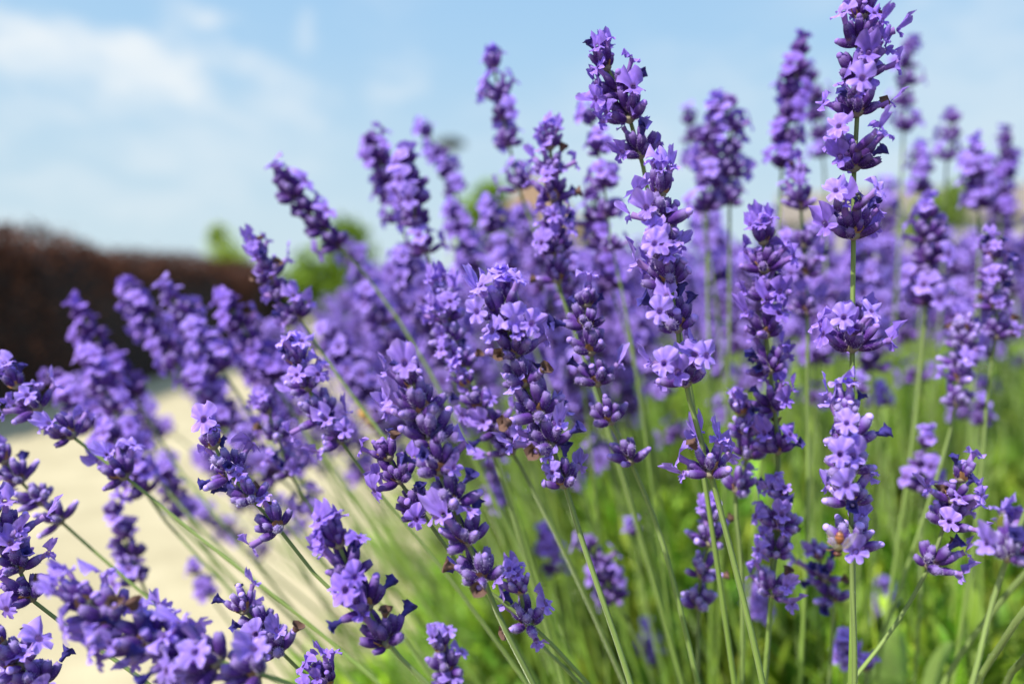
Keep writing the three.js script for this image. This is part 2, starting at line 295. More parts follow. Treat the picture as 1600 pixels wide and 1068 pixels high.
// ---------------------------------------------------------------- the hedge of dark red leaves along the pavement
const leafBlade = (l, w, c, nv = 2) => grid(2, nv, (u, v) => { const x = (u - 0.5) * w * Math.sin(Math.PI * (0.12 + 0.83 * v)), k = 0.85 + 0.3 * v; return [x, l * v, -Math.abs(u - 0.5) * w * 0.35 + 0.12 * l * v * v, c[0] * k, c[1] * k, c[2] * k]; });
function pose(p, r, size, upness = 0) { const q = new THREE.Quaternion().setFromEuler(new THREE.Euler((r() - 0.5) * Math.PI * (1.7 - upness * 1.5), r() * 6.28, (r() - 0.5) * Math.PI * (1.7 - upness * 1.5))); return new THREE.Matrix4().compose(p, q, V(size, size, size)); }
{
  const t = thing('hedge', 'long clipped hedge of dark red leaves beside the pale pavement', 'hedge', V(-2.72, 0, -3.9)), r = rngOf(400);
  const x0 = -0.42, x1 = 0.42, z0 = -6.3, z1 = 6.5, top = 0.925;
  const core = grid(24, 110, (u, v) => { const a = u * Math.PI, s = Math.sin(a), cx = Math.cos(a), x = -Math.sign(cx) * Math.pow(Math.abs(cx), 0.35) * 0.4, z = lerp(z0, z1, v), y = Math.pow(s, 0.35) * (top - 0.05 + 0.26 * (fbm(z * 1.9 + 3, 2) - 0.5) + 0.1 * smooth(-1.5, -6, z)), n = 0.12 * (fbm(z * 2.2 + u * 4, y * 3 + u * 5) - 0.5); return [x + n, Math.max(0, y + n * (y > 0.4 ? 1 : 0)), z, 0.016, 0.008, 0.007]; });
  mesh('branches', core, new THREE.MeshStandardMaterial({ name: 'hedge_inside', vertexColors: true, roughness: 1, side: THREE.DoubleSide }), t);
  const list = [], col = [];
  for (let i = 0; i < 36000; i++) {
    const z = lerp(z0, z1, r()), a = r(), bump = 0.2 * (fbm(z * 2.2 + 7, a * 5 + 3) - 0.5), lump = 0.26 * (fbm(z * 1.9 + 3, 2) - 0.5) + 0.1 * smooth(-1.5, -6, z);
    let p;
    if (a < 0.55) p = V(x1 - 0.04 + bump + 0.07 * (r() - 0.5), Math.pow(r(), 0.9) * (top - 0.05 + lump), z);
    else { const u = r(); p = V(lerp(x0, x1, u), top + lump + bump * 0.5 - 0.16 * Math.pow(Math.abs(u - 0.5) * 2, 3) + 0.09 * (r() - 0.4), z); }
    if (r() < 0.06) p.y += 0.06 * r();
    list.push(pose(p, r, 0.8 + 0.7 * r()));
    const k = Math.pow(r(), 1.6), s = 0.5 + 0.9 * r();
    col.push(lin(lerp(0.04, 0.26, k) * s, lerp(0.015, 0.1, k) * s, lerp(0.009, 0.055, k) * s));
  }
  const m = new THREE.MeshPhysicalMaterial({ name: 'hedge_leaf', vertexColors: true, roughness: 0.6, specularIntensity: 0.25, transmission: 0.2, thickness: 0, side: THREE.DoubleSide });
  const lf = copies('foliage', leafBlade(0.026, 0.017, [1, 1, 1]), m, list, t, col); lf.userData.kind = 'stuff';
}

// ---------------------------------------------------------------- trees and shrubs far behind
function tree(name, label, category, base, trunkH, crown, n, leafSize, tone, seed, group) {  // crown: list of [dx, y, dz, rx, ry]
  const t = thing(name, label, category, base, group), r = rngOf(seed);
  const limbs = [grid(7, 4, (u, v) => { const a = u * 6.2832, q = trunkH * 0.05 * (1.2 - 0.5 * v); return [q * Math.cos(a), trunkH * v * 1.15, q * Math.sin(a), 0.12, 0.09, 0.06]; }, true)];
  for (const [dx, y, dz] of crown) { const A = V(0, trunkH * 0.6, 0), B = V(dx, y, dz); limbs.push(grid(5, 3, (u, v) => { const a = u * 6.2832, p = A.clone().lerp(B, v), q = trunkH * 0.025 * (1.1 - 0.8 * v); return [p.x + q * Math.cos(a), p.y, p.z + q * Math.sin(a), 0.12, 0.09, 0.06]; }, true)); }
  mesh('trunk', joined(limbs), new THREE.MeshStandardMaterial({ name: 'bark', vertexColors: true, roughness: 0.95 }), t);
  const list = [], col = [];
  for (let i = 0; i < n; i++) {
    const [dx, y, dz, rx, ry] = crown[Math.floor(r() * crown.length)], a = r() * 6.2832, b = Math.acos(2 * r() - 1), q = Math.pow(r(), 0.4) * (0.8 + 0.35 * noise2(a * 2 + dx * 5, b * 3));
    list.push(pose(V(dx + rx * q * Math.sin(b) * Math.cos(a), y + ry * q * Math.cos(b), dz + rx * q * Math.sin(b) * Math.sin(a)), r, leafSize * (0.7 + 0.6 * r())));
    const k = 0.65 + 0.7 * r(); col.push(lin(tone[0] * k, tone[1] * k, tone[2] * k));
  }
  const c = copies('crown', leafBlade(1, 0.55, [1, 1, 1]), M.leaf, list, t, col); c.userData.kind = 'stuff';
  return t;
}
const onGround = (x, d) => { const p = at(x, 478, d); p.y = 0; return p; };
tree('shrub', 'round dark green shrub standing past the end of the red hedge', 'shrub', onGround(515, 10), 0.8, [[0, 0.95, 0, 0.55, 0.5], [-0.28, 0.8, 0.1, 0.4, 0.4], [0.28, 1.2, 0, 0.36, 0.48], [0.1, 0.6, 0.2, 0.6, 0.5], [0.22, 1.45, 0, 0.22, 0.25], [-0.55, 0.55, 0, 0.3, 0.35], [0.6, 0.55, 0.1, 0.45, 0.35], [0.9, 0.4, 0.1, 0.4, 0.3]], 3600, 0.12, [0.23, 0.36, 0.015], 501);
tree('young_tree', 'pale yellow green treetop showing above the end of the red hedge', 'tree', onGround(352, 14), 1.2, [[-0.05, 1.5, 0, 0.3, 0.5], [0.2, 1.35, 0.1, 0.3, 0.35], [-0.12, 1.85, 0, 0.14, 0.22]], 1100, 0.09, [0.4, 0.52, 0.05], 502);
tree('leafy_tree', 'bright green spreading tree in front of the terracotta roof', 'tree', onGround(780, 16), 1.6, [[0, 1.8, 0, 0.8, 0.6], [-0.6, 2.3, 0, 0.5, 0.55], [-0.28, 2.7, 0.2, 0.3, 0.42], [0.6, 1.9, 0, 0.6, 0.5], [-0.05, 2.75, 0, 0.18, 0.4]], 6000, 0.11, [0.3, 0.46, 0.02], 503);
tree('small_tree', 'small green tree in front of the long building at right', 'tree', onGround(1465, 20), 2.2, [[0, 3.0, 0, 0.8, 0.6], [0.4, 3.4, 0, 0.4, 0.4], [-0.4, 2.6, 0, 0.6, 0.6]], 3000, 0.12, [0.28, 0.4, 0.07], 504);

// ---------------------------------------------------------------- buildings far behind
function boxAt(w, h, d, x, y, z) { return new THREE.BoxGeometry(w, h, d).translate(x, y, z); }
function gable(w, h, d, over) { // a gabled roof body, ridge along x
  const s = new THREE.Shape([new THREE.Vector2(-d / 2 - over, 0), new THREE.Vector2(d / 2 + over, 0), new THREE.Vector2(0, h)]);
  return new THREE.ExtrudeGeometry(s, { depth: w, bevelEnabled: false }).translate(0, 0, -w / 2).rotateY(Math.PI / 2);
}
function house(name, label, p, turn, w, d, hWall, hRoof, wallC, roofC, nWin) {
  const t = thing(name, label, 'building', p); t.rotation.y = turn;
  const wm = new THREE.MeshStandardMaterial({ name: 'render_wall', color: wallC, roughness: 0.9 }), rm = new THREE.MeshStandardMaterial({ name: 'roof_tiles', color: roofC, roughness: 0.85, bumpMap: noiseMap(128, 10, 40, [0, 0, 0], [1, 1, 1], false, 9), bumpScale: 0.03 });
  mesh('wall', boxAt(w, hWall, d, 0, hWall / 2, 0), wm, t);
  const rf = mesh('roof', gable(w + 0.6, hRoof, d, 0.4), rm, t); rf.position.y = hWall;
  mesh('chimney', boxAt(0.6, 1.1, 0.6, w * 0.28, hRoof * 0.8 + 0.2, -0.5), wm, rf);
  const fm = new THREE.MeshStandardMaterial({ name: 'window_frame', color: lin(0.75, 0.75, 0.72), roughness: 0.5 }), gm = new THREE.MeshStandardMaterial({ name: 'window_glass', color: lin(0.03, 0.04, 0.05), roughness: 0.08 });
  for (const y of hWall > 4 ? [1.5, 4.3] : [1.6]) for (let i = 0; i < nWin; i++) {
    const x = (i + 0.5) / nWin * w - w / 2, f = mesh('window', mergeGeometries([boxAt(1.2, 0.1, 0.1, 0, 0.65, 0), boxAt(1.2, 0.1, 0.1, 0, -0.65, 0), boxAt(0.1, 1.2, 0.1, -0.55, 0, 0), boxAt(0.1, 1.2, 0.1, 0.55, 0, 0)]), fm, t);
    f.position.set(x, y, d / 2 + 0.05); mesh('pane', boxAt(1, 1.2, 0.02, 0, 0, 0), gm, f);
  }
  return t;
}
house('house', 'distant house with a peach terracotta roof behind the green tree', onGround(852, 60), 1.25, 9, 6.4, 6.2, 3.9, lin(0.55, 0.42, 0.27), lin(0.36, 0.24, 0.16), 3);
house('long_building', 'long low distant building with a grey brown roof at right', onGround(1475, 42), -0.4, 17, 7, 5.0, 2.1, lin(0.4, 0.38, 0.34), lin(0.22, 0.185, 0.155), 6);
{
  const t = thing('lamp_post', 'tall thin lamp post with a flat dark head against the sky', 'lamp post', onGround(704, 20)), m = new THREE.MeshStandardMaterial({ name: 'dark_paint', color: lin(0.05, 0.07, 0.07), roughness: 0.5 });
  mesh('pole', new THREE.CylinderGeometry(0.035, 0.06, 4.7, 10).translate(0, 2.35, 0), new THREE.MeshStandardMaterial({ name: 'grey_paint', color: lin(0.5, 0.52, 0.52), roughness: 0.5 }), t);
  mesh('lamp_head', new THREE.LatheGeometry([[0.02, 4.95], [0.2, 4.93], [0.4, 4.82], [0.42, 4.74], [0.2, 4.68], [0.05, 4.6]].map(([x, y]) => new THREE.Vector2(x, y)), 20), m, t);
}

// ---------------------------------------------------------------- lavender: the spikes one can point at
const GREEN_Y = 0.2;
let stalkSeed = 1000;
function polyAtY(list, y) { for (let i = 0; i < list.length - 1; i++) { const [a, b] = [list[i], list[i + 1]]; if ((y >= a[1] && y <= b[1]) || i === list.length - 2) { const t = (y - a[1]) / (b[1] - a[1] || 1); return [lerp(a[0], b[0], t), y]; } } return list[0]; }
// spike(label, depth, 'pixels of its axis, tip first', 'pixels of the bare stem below', pixel heights of its whorls (or how many), options)
function spike(label, d, axisText, stemText, nodes, o = {}) {
  const parse = (s) => s.split(' ').filter(Boolean).map((q) => q.split(',').map(Number));
  const axis = parse(axisText), stem = parse(stemText), seed = stalkSeed++, r = rngOf(seed), dEnd = o.far ?? d * 1.04, hi = d <= 0.295 && !o.soft;
  const all = [...axis, ...stem], total = all.length - 1, pts = all.map(([x, y], i) => at(x, y, lerp(d, dEnd, i / total)));
  const a = pts[pts.length - 2], b = pts[pts.length - 1], run = b.clone().sub(a).normalize();
  if (run.y > -0.25) run.y = -0.25;
  const k = Math.max(0.05, (b.y - GREEN_Y) / Math.max(0.3, -run.y)), root = b.clone().addScaledVector(run, Math.min(k, 0.32) * 0.8);
  root.y = Math.min(root.y, GREEN_Y + 0.02); root.addScaledVector(FWD, 0.03);
  const path = [...pts, b.clone().lerp(root, 0.5).addScaledVector(run, 0.01), root];
  const t = thing('lavender_stalk', label, 'lavender spike', root, o.group);
  const kk = o.k ?? 1, firstY = Array.isArray(nodes) && !o.flat ? nodes[0] - 6 : -1e9, start = firstY > all[0][1] ? polyAtY(all, firstY) : null;
  const span = all[all.length - 1][1] - all[0][1], depthAt = (y) => lerp(d, dEnd, clamp((y - all[0][1]) / span));
  const kept = start ? [at(start[0], start[1], depthAt(start[1])), ...pts.filter((q, i) => all[i][1] > firstY + 4), ...path.slice(pts.length)] : path, rel = kept.map((q) => q.clone().sub(root));
  mesh('stem', tube(rel, (hi ? 0.00052 : 0.0006) * kk, 0.0011 * kk, hi ? 40 : 18, hi ? 8 : 5, seed, hi ? 420 : 0), M.stem, t);
  const tone = TONES[o.tone ?? Math.floor(rngOf(seed * 31 + 5)() * TONES.length)];
  const list = Array.isArray(nodes) ? nodes : Array.from({ length: nodes }, (_, i) => { const f = nodes === 1 ? 1 : Math.pow((i + 0.35) / (nodes - 0.65), 1.12); return lerp(axis[0][1], axis[axis.length - 1][1], f); });
  const full = [...axis, ...stem];
  list.forEach((y, i) => {
    const q = polyAtY(full, y), q2 = polyAtY(full, y - 6), g = (p) => at(p[0], p[1], lerp(d, dEnd, clamp((p[1] - full[0][1]) / (full[full.length - 1][1] - full[0][1])))).sub(root);
    const p = g(q), ax = g(q2).sub(p).normalize(), top = i === 0 && !o.flat, last = i === list.length - 1;
    const n = o.n ? o.n + 3 : (top ? 10 : Math.round((last && list.length > 3 ? 10 : 13) + 2 * r()));
    if (hi) makeWhorl(t, p, ax, r, { n, tone, open: (o.open ?? 0.3) * 0.85, k: kk * (top ? 0.95 : 0.95 + 0.14 * r()), top });
    else { const w = mesh('whorl', top ? SOFTTOP[Math.floor(r() * 3)] : SOFT[Math.floor(r() * 7)], tone, t); w.position.copy(p); w.quaternion.setFromUnitVectors(Y, ax); w.rotateY(r() * 6.28); w.scale.setScalar(kk * (0.95 + 0.15 * r())); }
  });
  return t;
}
//SPIKES
const middleSpike = spike('sharp lavender spike in the middle with pale open flowers at its tip', 0.195, '780,432 790,487 812,580 845,650 882,755', '905,830 985,1066', [474, 512, 555, 600, 648, 698, 758], { tone: 3, open: 0.36, k: 1.06 });
const denseSpike = spike('dense sharp lavender spike topped by one big rounded petal, stem running down its front', 0.188, '638,575 655,640 690,745 745,880', '790,985 832,1066', [606, 648, 692, 738, 790, 848, 905], { k: 1.05, tone: 0, open: 0.24, n: 11 });
const sharpSpike = spike('tall sharp spike right of centre, a small whorl apart low on its stem', 0.2, '1030,262 1032,330 1040,400 1060,520 1072,600 1112,745', '1150,890 1192,1066', [306, 350, 394, 446, 515, 600, 742], { open: 0.42, k: 1.08, tone: 0 });
const tallestSpike = spike('tallest spike, cut by the top of the picture, four whorls apart on bare stem', 0.2, '1347,-14 1344,80 1340,180 1335,262 1334,370 1332,545', '1332,640 1330,1066', [28, 72, 122, 178, 264, 370, 546], { n: 11, open: 0.42 });
const roundSpike = spike('rounded dense spike of pale closed buds on the green at right, hoverfly on it', 0.19, '1322,625 1328,700 1330,780 1331,860', '1334,960 1336,1066', [652, 692, 738, 788, 856], { tone: 1, open: 0.2, n: 11, k: 1.02 });
spike('dark leaning spike against the sky just left of the tall sharp one', 0.215, '938,75 948,108 975,152 985,190 1002,245', '1012,300 1040,420 1070,560', [108, 150, 188, 244], { tone: 2, open: 0.42, n: 9 });
spike('thin sparse spike of small whorls left of the dark leaning one', 0.3, '920,180 930,200 938,240 948,330 956,390', '975,470 1000,620', [194, 240, 292, 340, 392], { k: 0.85 });
spike('spike of neat closed buds, slightly soft, between the middle spike and the tall sharp one', 0.222, '918,455 915,500 925,560 945,640 985,720', '1030,830 1075,1000', [478, 512, 552, 600, 660, 722], { open: 0.1, n: 10 });
spike('sharp spike at bottom left of centre leaning left over the pavement', 0.183, '512,815 530,850 555,915 605,1005', '650,1050 690,1090', [852, 898, 950, 1006], { open: 0.33, n: 10 });
const fanSpike = spike('leaning spike with one fan shaped petal at its tip, over the pale pavement', 0.208, '318,655 335,700 370,755 436,825', '490,895 600,1000', [698, 742, 782, 826], { open: 0.25 });
const droopSpike = spike('leaning spike with pale drooping petals at its tip, above the fan petal one', 0.235, '452,535 470,585 500,640 532,688', '585,760 700,900', [572, 608, 650, 690], { open: 0.3, n: 10 });
spike('long sparse spike reaching in from the left edge over the dark hedge', 0.235, '12,580 45,628 110,680 192,742', '300,830 560,1040', [604, 640, 682, 745], { open: 0.35, n: 8 });
spike('large near spike lying low across the bottom left corner', 0.166, '88,905 130,940 225,1000 300,1024 400,1050', '470,1075 520,1100', [945, 972, 1004, 1020, 1035, 1052], { open: 0.5, n: 11, k: 1.05 });
spike('short spike of dark pointed buds just above the low corner one', 0.215, '368,930 385,960 415,990 440,1020', '500,1075 540,1110', [955, 985, 1018], { open: 0.12 });
spike('small spike with a tuft of upright buds tucked left of the dense sharp one', 0.21, '592,682 610,720 632,765 660,800', '720,885 840,985 925,1075', [716, 752, 800], { open: 0.25 });
spike('soft spike between the dense sharp one and the middle one', 0.245, '712,570 735,610 765,655 800,705', '845,790 900,900', [602, 636, 672, 706], { open: 0.3, n: 10 });
spike('spike of separate pale buds on the green left of the rounded dense one', 0.245, '1152,612 1160,650 1172,700 1150,770', '1158,880 1160,1066', [648, 682, 715, 768], { tone: 4, open: 0.1, n: 8 });
spike('full dark spike between the tall sharp one and the tallest one', 0.232, '1190,340 1195,400 1195,500 1205,590 1216,705', '1212,800 1200,1000', [380, 424, 470, 525, 580, 640, 706], { open: 0.36, n: 11 });
spike('thin stemmed spike just right of the full dark one', 0.285, '1246,250 1250,300 1256,390 1262,490', '1262,600 1262,800', [285, 325, 385, 430, 490], { open: 0.36, n: 9 });
spike('pale small spike low on the green left of centre right, two lone buds under it', 0.25, '1112,785 1112,830 1095,900 1092,950', '1090,1066', [815, 850, 900, 948], { open: 0.2, n: 8 });
spike('short full spike low on the green right of the pale small one', 0.236, '1228,770 1220,815 1212,870 1206,930', '1196,1066', [775, 825, 868, 930], { open: 0.45, n: 10 });
spike('spike leaning right over the green with an open flower lowest on its stem', 0.22, '1512,718 1500,750 1480,810 1452,885', '1400,975 1330,1066', [750, 785, 822, 886], { open: 0.36 });
const cutSpike = spike('near thick stem at the right edge carrying one whorl cut by the frame', 0.17, '1640,690 1600,810 1575,870', '1550,945 1520,1066', [872], { open: 0.45, n: 11, flat: true });
spike('pale tiered spike of closed buds at far right over the green', 0.28, '1505,495 1506,530 1502,580 1494,632', '1478,700 1430,850', [518, 545, 572, 596, 633], { tone: 1, open: 0.1, n: 9 });
spike('blue violet spike near the right edge above the pale tiered one', 0.275, '1550,375 1556,430 1558,480 1556,530', '1545,600 1532,760', [405, 440, 480, 528], { open: 0.25, n: 10 });
spike('little faded spike at right, left of the leaning one', 0.3, '1450,678 1448,710 1440,770', '1440,900', [700, 730, 768], { k: 0.9 });
spike('full spike standing just left of centre top, lilac all down its left side', 0.258, '858,205 862,260 866,340 872,440', '895,510 960,700', [232, 272, 312, 352, 395, 440], { open: 0.42, n: 11 });
spike('slender dark spike rising alone into the sky left of the top centre', 0.315, '768,92 778,130 790,200 812,300', '850,400 900,520', [110, 155, 188, 228, 296], { k: 1 });
spike('soft upright spike first of the trio above the green shrub', 0.34, '578,212 592,250 610,300 625,345', '660,450 700,560', [230, 258, 288, 318, 345]);
spike('dense soft spike in the middle of the trio above the green shrub', 0.3, '632,238 640,290 650,340 668,400', '690,470 740,600', [262, 292, 322, 352, 395], { k: 1.05 });
spike('sparse dark spike right of the trio, below the lamp post head', 0.4, '664,202 680,235 700,270 714,300', '730,350 780,500', [215, 248, 274, 300]);
spike('soft spike leaning far left against the sky above the yellow green treetop', 0.3, '438,268 460,310 490,345 530,382', '580,440 660,560', [290, 312, 336, 360, 384], { k: 1 });
spike('soft violet spike tilting left where the hedge ends', 0.27, '396,378 412,410 436,450 470,500', '530,590 640,740', [405, 432, 462, 498], { open: 0.36, n: 10 });
spike('wide soft cluster spike left of the middle one with many open flowers', 0.25, '688,440 695,480 705,530 722,575', '760,680 800,800', [470, 500, 535, 574], { open: 0.45, n: 11, k: 1.05 });
spike('soft spike lowest in front of the hedge, its tip left of the pair', 0.36, '120,478 145,520 175,570 212,620', '270,720 400,880', [498, 528, 558, 588, 620], { k: 1.05 });
spike('soft spike leaning left in front of the hedge, left one of the middle pair', 0.36, '195,448 210,475 232,510 262,545', '330,640 450,800', [468, 492, 520, 546], { k: 1.05 });
spike('soft spike leaning left in front of the hedge, right one of the middle pair', 0.34, '260,452 280,485 310,530 345,575', '400,660 520,820', [472, 498, 526, 552, 580], { k: 1.05 });
spike('soft spike in front of the hedge foot, rightmost before the sky', 0.34, '350,462 370,500 400,545 425,590', '480,680 580,820', [485, 512, 542, 572, 596], { k: 1.05 });
spike('soft spike hanging over the hedge foot where the grey shade begins', 0.34, '255,555 290,580 325,620 345,670', '400,760 520,900', [572, 600, 632, 668]);
spike('soft spike under the lowest one in front of the hedge, over grey shade', 0.33, '140,555 160,600 185,650 215,705', '290,800 440,950', [578, 610, 645, 680, 708], { k: 1.05 });
spike('soft spike touching the long sparse one at left, behind it', 0.34, '82,580 110,620 140,660 175,715', '260,800 420,960', [598, 632, 668, 712]);
spike('soft spike crossing under the long sparse one at left', 0.3, '165,660 185,700 205,730 225,770', '300,860 420,980', [690, 720, 752, 772]);
spike('soft spike behind the fan petal one, leaning over the pavement', 0.268, '405,612 425,660 440,700 455,745', '520,840 620,980', [645, 685, 742], { open: 0.4, n: 9 });
spike('small blurred spike low over the pavement left of the fan petal one', 0.38, '255,735 268,765 290,805', '340,880 460,1000', [752, 776, 806]);
spike('blurred spike hanging over the pavement below the long sparse one', 0.3, '165,775 185,815 200,850 212,905', '300,990 380,1060', [805, 842, 872, 908], { k: 0.95 });
spike('tiny grey budded spike over the pavement below the small blurred one', 0.4, '300,878 312,900 328,930', '380,1000 420,1050', [895, 914, 930], { k: 0.85 });
spike('soft spike of dark buds at the left edge over the pavement', 0.25, '-6,700 20,738 58,780 92,812', '180,890 330,1020', [722, 752, 786, 815], { open: 0.2, n: 8 });
spike('large soft spike cut by the left edge over the pavement', 0.2, '-25,770 5,820 25,870 45,930', '120,990 240,1075', [800, 842, 890, 935], { open: 0.32, n: 10 });
spike('near spike in the very corner at bottom left', 0.19, '-22,985 10,1015 40,1045 70,1075', '130,1120', [1008, 1040, 1072], { open: 0.3, n: 10 });
spike('small soft spike low in the middle beside the dense sharp ones foot', 0.215, '806,900 815,930 828,985', '905,1066', [925, 975], { open: 0.3, n: 10 });
spike('soft spike rising from the bottom edge left of centre', 0.24, '680,985 692,1020 706,1080', '720,1120', [1015, 1050, 1085], { open: 0.2, n: 9 });
spike('purple spike tip poking up at the bottom edge right of the low corner one', 0.2, '500,1038 512,1066', '545,1120', [1068], { open: 0.5, n: 9 });
spike('little blurred purple spike in the green right of the dense sharp one', 0.4, '850,825 856,850 862,895', '880,980 900,1060', [846, 870, 896]);
spike('blurred spike in the green crossing behind the middle ones stem', 0.33, '912,835 930,865 962,935', '1000,1010 1020,1066', [858, 885, 910, 938]);
spike('tiny blurred spike low in the green between two bare stems', 0.46, '1012,970 1016,1000 1022,1035', '1030,1066', [990, 1012, 1034]);
spike('faded pink blurred spike right of the dense sharp one, on the green', 0.38, '764,715 772,750 782,790', '810,870 850,980', [735, 762, 790]);
spike('two open blurred flowers on a thin stem in the green at centre', 0.36, '985,812 992,835', '1005,920 1030,1040', [838], { k: 0.9 });
spike('small lilac spike just left of the rounded dense ones foot', 0.268, '1275,845 1282,880 1300,935', '1296,1066', [872, 905, 938], { open: 0.2, n: 7 });
spike('faint blue blurred spike low on the green right of the rounded dense one', 0.48, '1378,905 1380,930 1382,962', '1380,1040', [922, 944, 962]);
spike('single open flower low at the foot of the rounded dense spike', 0.28, '1352,1010 1354,1042', '1352,1090', [1045], { open: 0.8, n: 4, k: 0.9 });
spike('small lilac sprig left of the single low flower', 0.3, '1318,990 1320,1025', '1322,1085', [1012, 1030], { k: 0.7 });
spike('soft narrow spike in the sky left of the leaning pair at upper right', 0.42, '1075,178 1082,210 1090,260', '1100,350 1120,480', [196, 220, 262]);
spike('soft stout spike in the sky, left of the two tall blurred ones', 0.33, '1118,165 1112,210 1108,270 1105,340', '1105,450 1110,600', [190, 222, 254, 290, 330]);
spike('soft stout spike in the sky, close right of its twin', 0.33, '1138,150 1140,200 1142,260 1140,340', '1140,450 1138,600', [172, 206, 240, 276, 320]);
spike('tall blurred spike left of the tallest one, reaching high in the sky', 0.33, '1252,64 1242,120 1232,190 1222,260', '1215,370 1205,520', [88, 122, 156, 190, 226, 262]);
spike('blurred spike touching the tall blurred one on its right', 0.42, '1266,112 1275,160 1282,210 1288,260', '1290,360 1290,520', [130, 158, 186, 215, 245]);
spike('lone narrow blurred spike in the sky right of the tallest one', 0.42, '1419,62 1416,110 1414,160 1412,208', '1408,300 1400,480', [82, 108, 135, 165, 204]);
spike('small blurred spike in the sky at upper right, tilted right', 0.42, '1494,176 1486,210 1480,255', '1475,350 1470,500', [194, 218, 250]);
spike('short blurred spike below the lone narrow one', 0.42, '1438,232 1440,262 1442,300', '1440,400 1438,520', [250, 272, 300]);
spike('wide blurred spike before the long building, cone shaped', 0.38, '1524,222 1527,262 1530,325', '1530,420 1525,560', [246, 274, 300, 326]);
spike('slender blurred spike before the long building roof', 0.45, '1572,208 1568,260 1565,330', '1560,420 1555,540', [226, 252, 280, 310, 334]);
spike('wide soft spike in the mass between the tallest one and the blue violet one', 0.3, '1452,318 1452,370 1450,420 1448,478', '1440,560 1425,700', [345, 378, 412, 445, 478], { k: 1.05 });
spike('soft spike right behind the thin sparse ones stem', 0.34, '922,290 930,340 940,400 955,450', '985,540 1010,660', [315, 350, 385, 420, 452]);
spike('soft lilac spike left of the full one at centre top', 0.36, '762,312 770,345 780,385 792,425', '820,500 870,640', [335, 362, 392, 424]);
spike('soft lilac spike, second left of the full one at centre top', 0.38, '708,322 716,350 726,385 738,425', '765,500 810,640', [342, 368, 396, 426]);
spike('pale blurred petals low behind the stem of the tallest one', 0.36, '1345,592 1346,615', '1346,700 1344,850', [616], { k: 0.9 });
spike('tiny faded whorl on the green between full dark and rounded dense spikes', 0.4, '1378,598 1375,632', '1372,720 1366,860', [618, 634], { k: 0.8 });
spike('small pale whorl low on a thin stem right of the pale tiered one', 0.36, '1536,620 1535,655', '1530,740 1525,860', [640, 662], { k: 0.8 });
spike('low faded spike half hidden by the small lilac sprig, beside thin stems', 0.36, '1195,895 1190,920 1185,960', '1180,1066', [915, 940, 962], { k: 0.9 });
//ENDSPIKES
// single open flowers that the photograph shows plainly: out of a bud at (x, y), turned a share to the camera, up and to the side
function openFlower(t, x, y, d, size, toCam, up, side, kind, m = M.petal) {
  const f = FWD.clone().multiplyScalar(-toCam).addScaledVector(UP, up).addScaledVector(RIGHT, side).normalize(), z = UP.clone().addScaledVector(f, -UP.dot(f)).normalize();
  const mx = new THREE.Matrix4().makeBasis(f.clone().cross(z), f, z).multiply(tmpM.clone().makeRotationY((x % 7 - 3) * 0.12)).scale(V(size * 0.86, 1, size * 0.92)).setPosition(at(x, y, d).addScaledVector(f, -0.0068).sub(t.position));
  setMatrix(mesh('flower', FLOWERS[kind], m, t), mx); setMatrix(mesh('bud', BUDS[kind % BUDS.length], M.calyx, t), mx.clone().multiply(tmpM.clone().makeScale(1 / size, 1, 1 / size)));
}
openFlower(middleSpike, 752, 452, 0.19, 0.9, 0.5, 0.8, -0.5, 0, M.petalPale); openFlower(middleSpike, 783, 436, 0.193, 0.95, 0.35, 1, 0, 1, M.petalPale); openFlower(middleSpike, 808, 444, 0.19, 0.9, 0.45, 0.9, 0.4, 7, M.petalPale); openFlower(middleSpike, 748, 490, 0.187, 0.9, 0.9, 0.1, -0.4, 0, M.petalPale); openFlower(middleSpike, 826, 510, 0.187, 0.95, 0.9, 0.2, 0.4, 1);
openFlower(denseSpike, 634, 574, 0.181, 1.35, 0.9, 0.35, -0.2, 8); openFlower(fanSpike, 320, 660, 0.203, 1.2, 0.85, 0.45, -0.1, 0); openFlower(droopSpike, 448, 538, 0.23, 1.05, 0.3, 0.8, -0.6, 7, M.petalPale); openFlower(droopSpike, 470, 540, 0.23, 1.05, 0.5, 0.9, 0.3, 1, M.petalPale);
openFlower(tallestSpike, 1318, 24, 0.195, 0.95, 0.5, 0.9, -0.5, 0); openFlower(tallestSpike, 1345, 128, 0.188, 1.1, 1, 0.25, 0, 0); openFlower(tallestSpike, 1312, 205, 0.193, 0.95, 0.8, 0.5, -0.5, 1, M.petal); openFlower(tallestSpike, 1370, 208, 0.193, 0.95, 0.8, 0.5, 0.5, 5);
openFlower(tallestSpike, 1308, 305, 0.193, 0.95, 0.8, 0.5, -0.4, 1, M.petalPale); openFlower(tallestSpike, 1366, 303, 0.193, 0.95, 0.8, 0.5, 0.5, 7, M.petalPale); openFlower(tallestSpike, 1318, 500, 0.193, 0.95, 0.9, 0.3, -0.3, 0, M.petalPale); openFlower(tallestSpike, 1358, 495, 0.193, 1, 0.7, 0.7, 0.4, 1, M.petalPale);
openFlower(sharpSpike, 1034, 258, 0.196, 0.95, 0.3, 1, 0, 2, M.petalPale); openFlower(sharpSpike, 1022, 385, 0.188, 0.95, 0.9, 0.3, -0.3, 0, M.petalPale); openFlower(sharpSpike, 1030, 490, 0.19, 1, 1, 0.2, -0.2, 0, M.petalPale); openFlower(sharpSpike, 1038, 572, 0.191, 1, 0.95, 0.2, -0.3, 1, M.petalPale); openFlower(sharpSpike, 1102, 560, 0.191, 1, 0.9, 0.3, 0.3, 0, M.petalPale);
openFlower(roundSpike, 1322, 760, 0.182, 1.05, 1, 0.05, 0, 0, M.petalPale); openFlower(roundSpike, 1312, 712, 0.183, 0.95, 0.95, 0.1, -0.3, 1, M.petalPale);
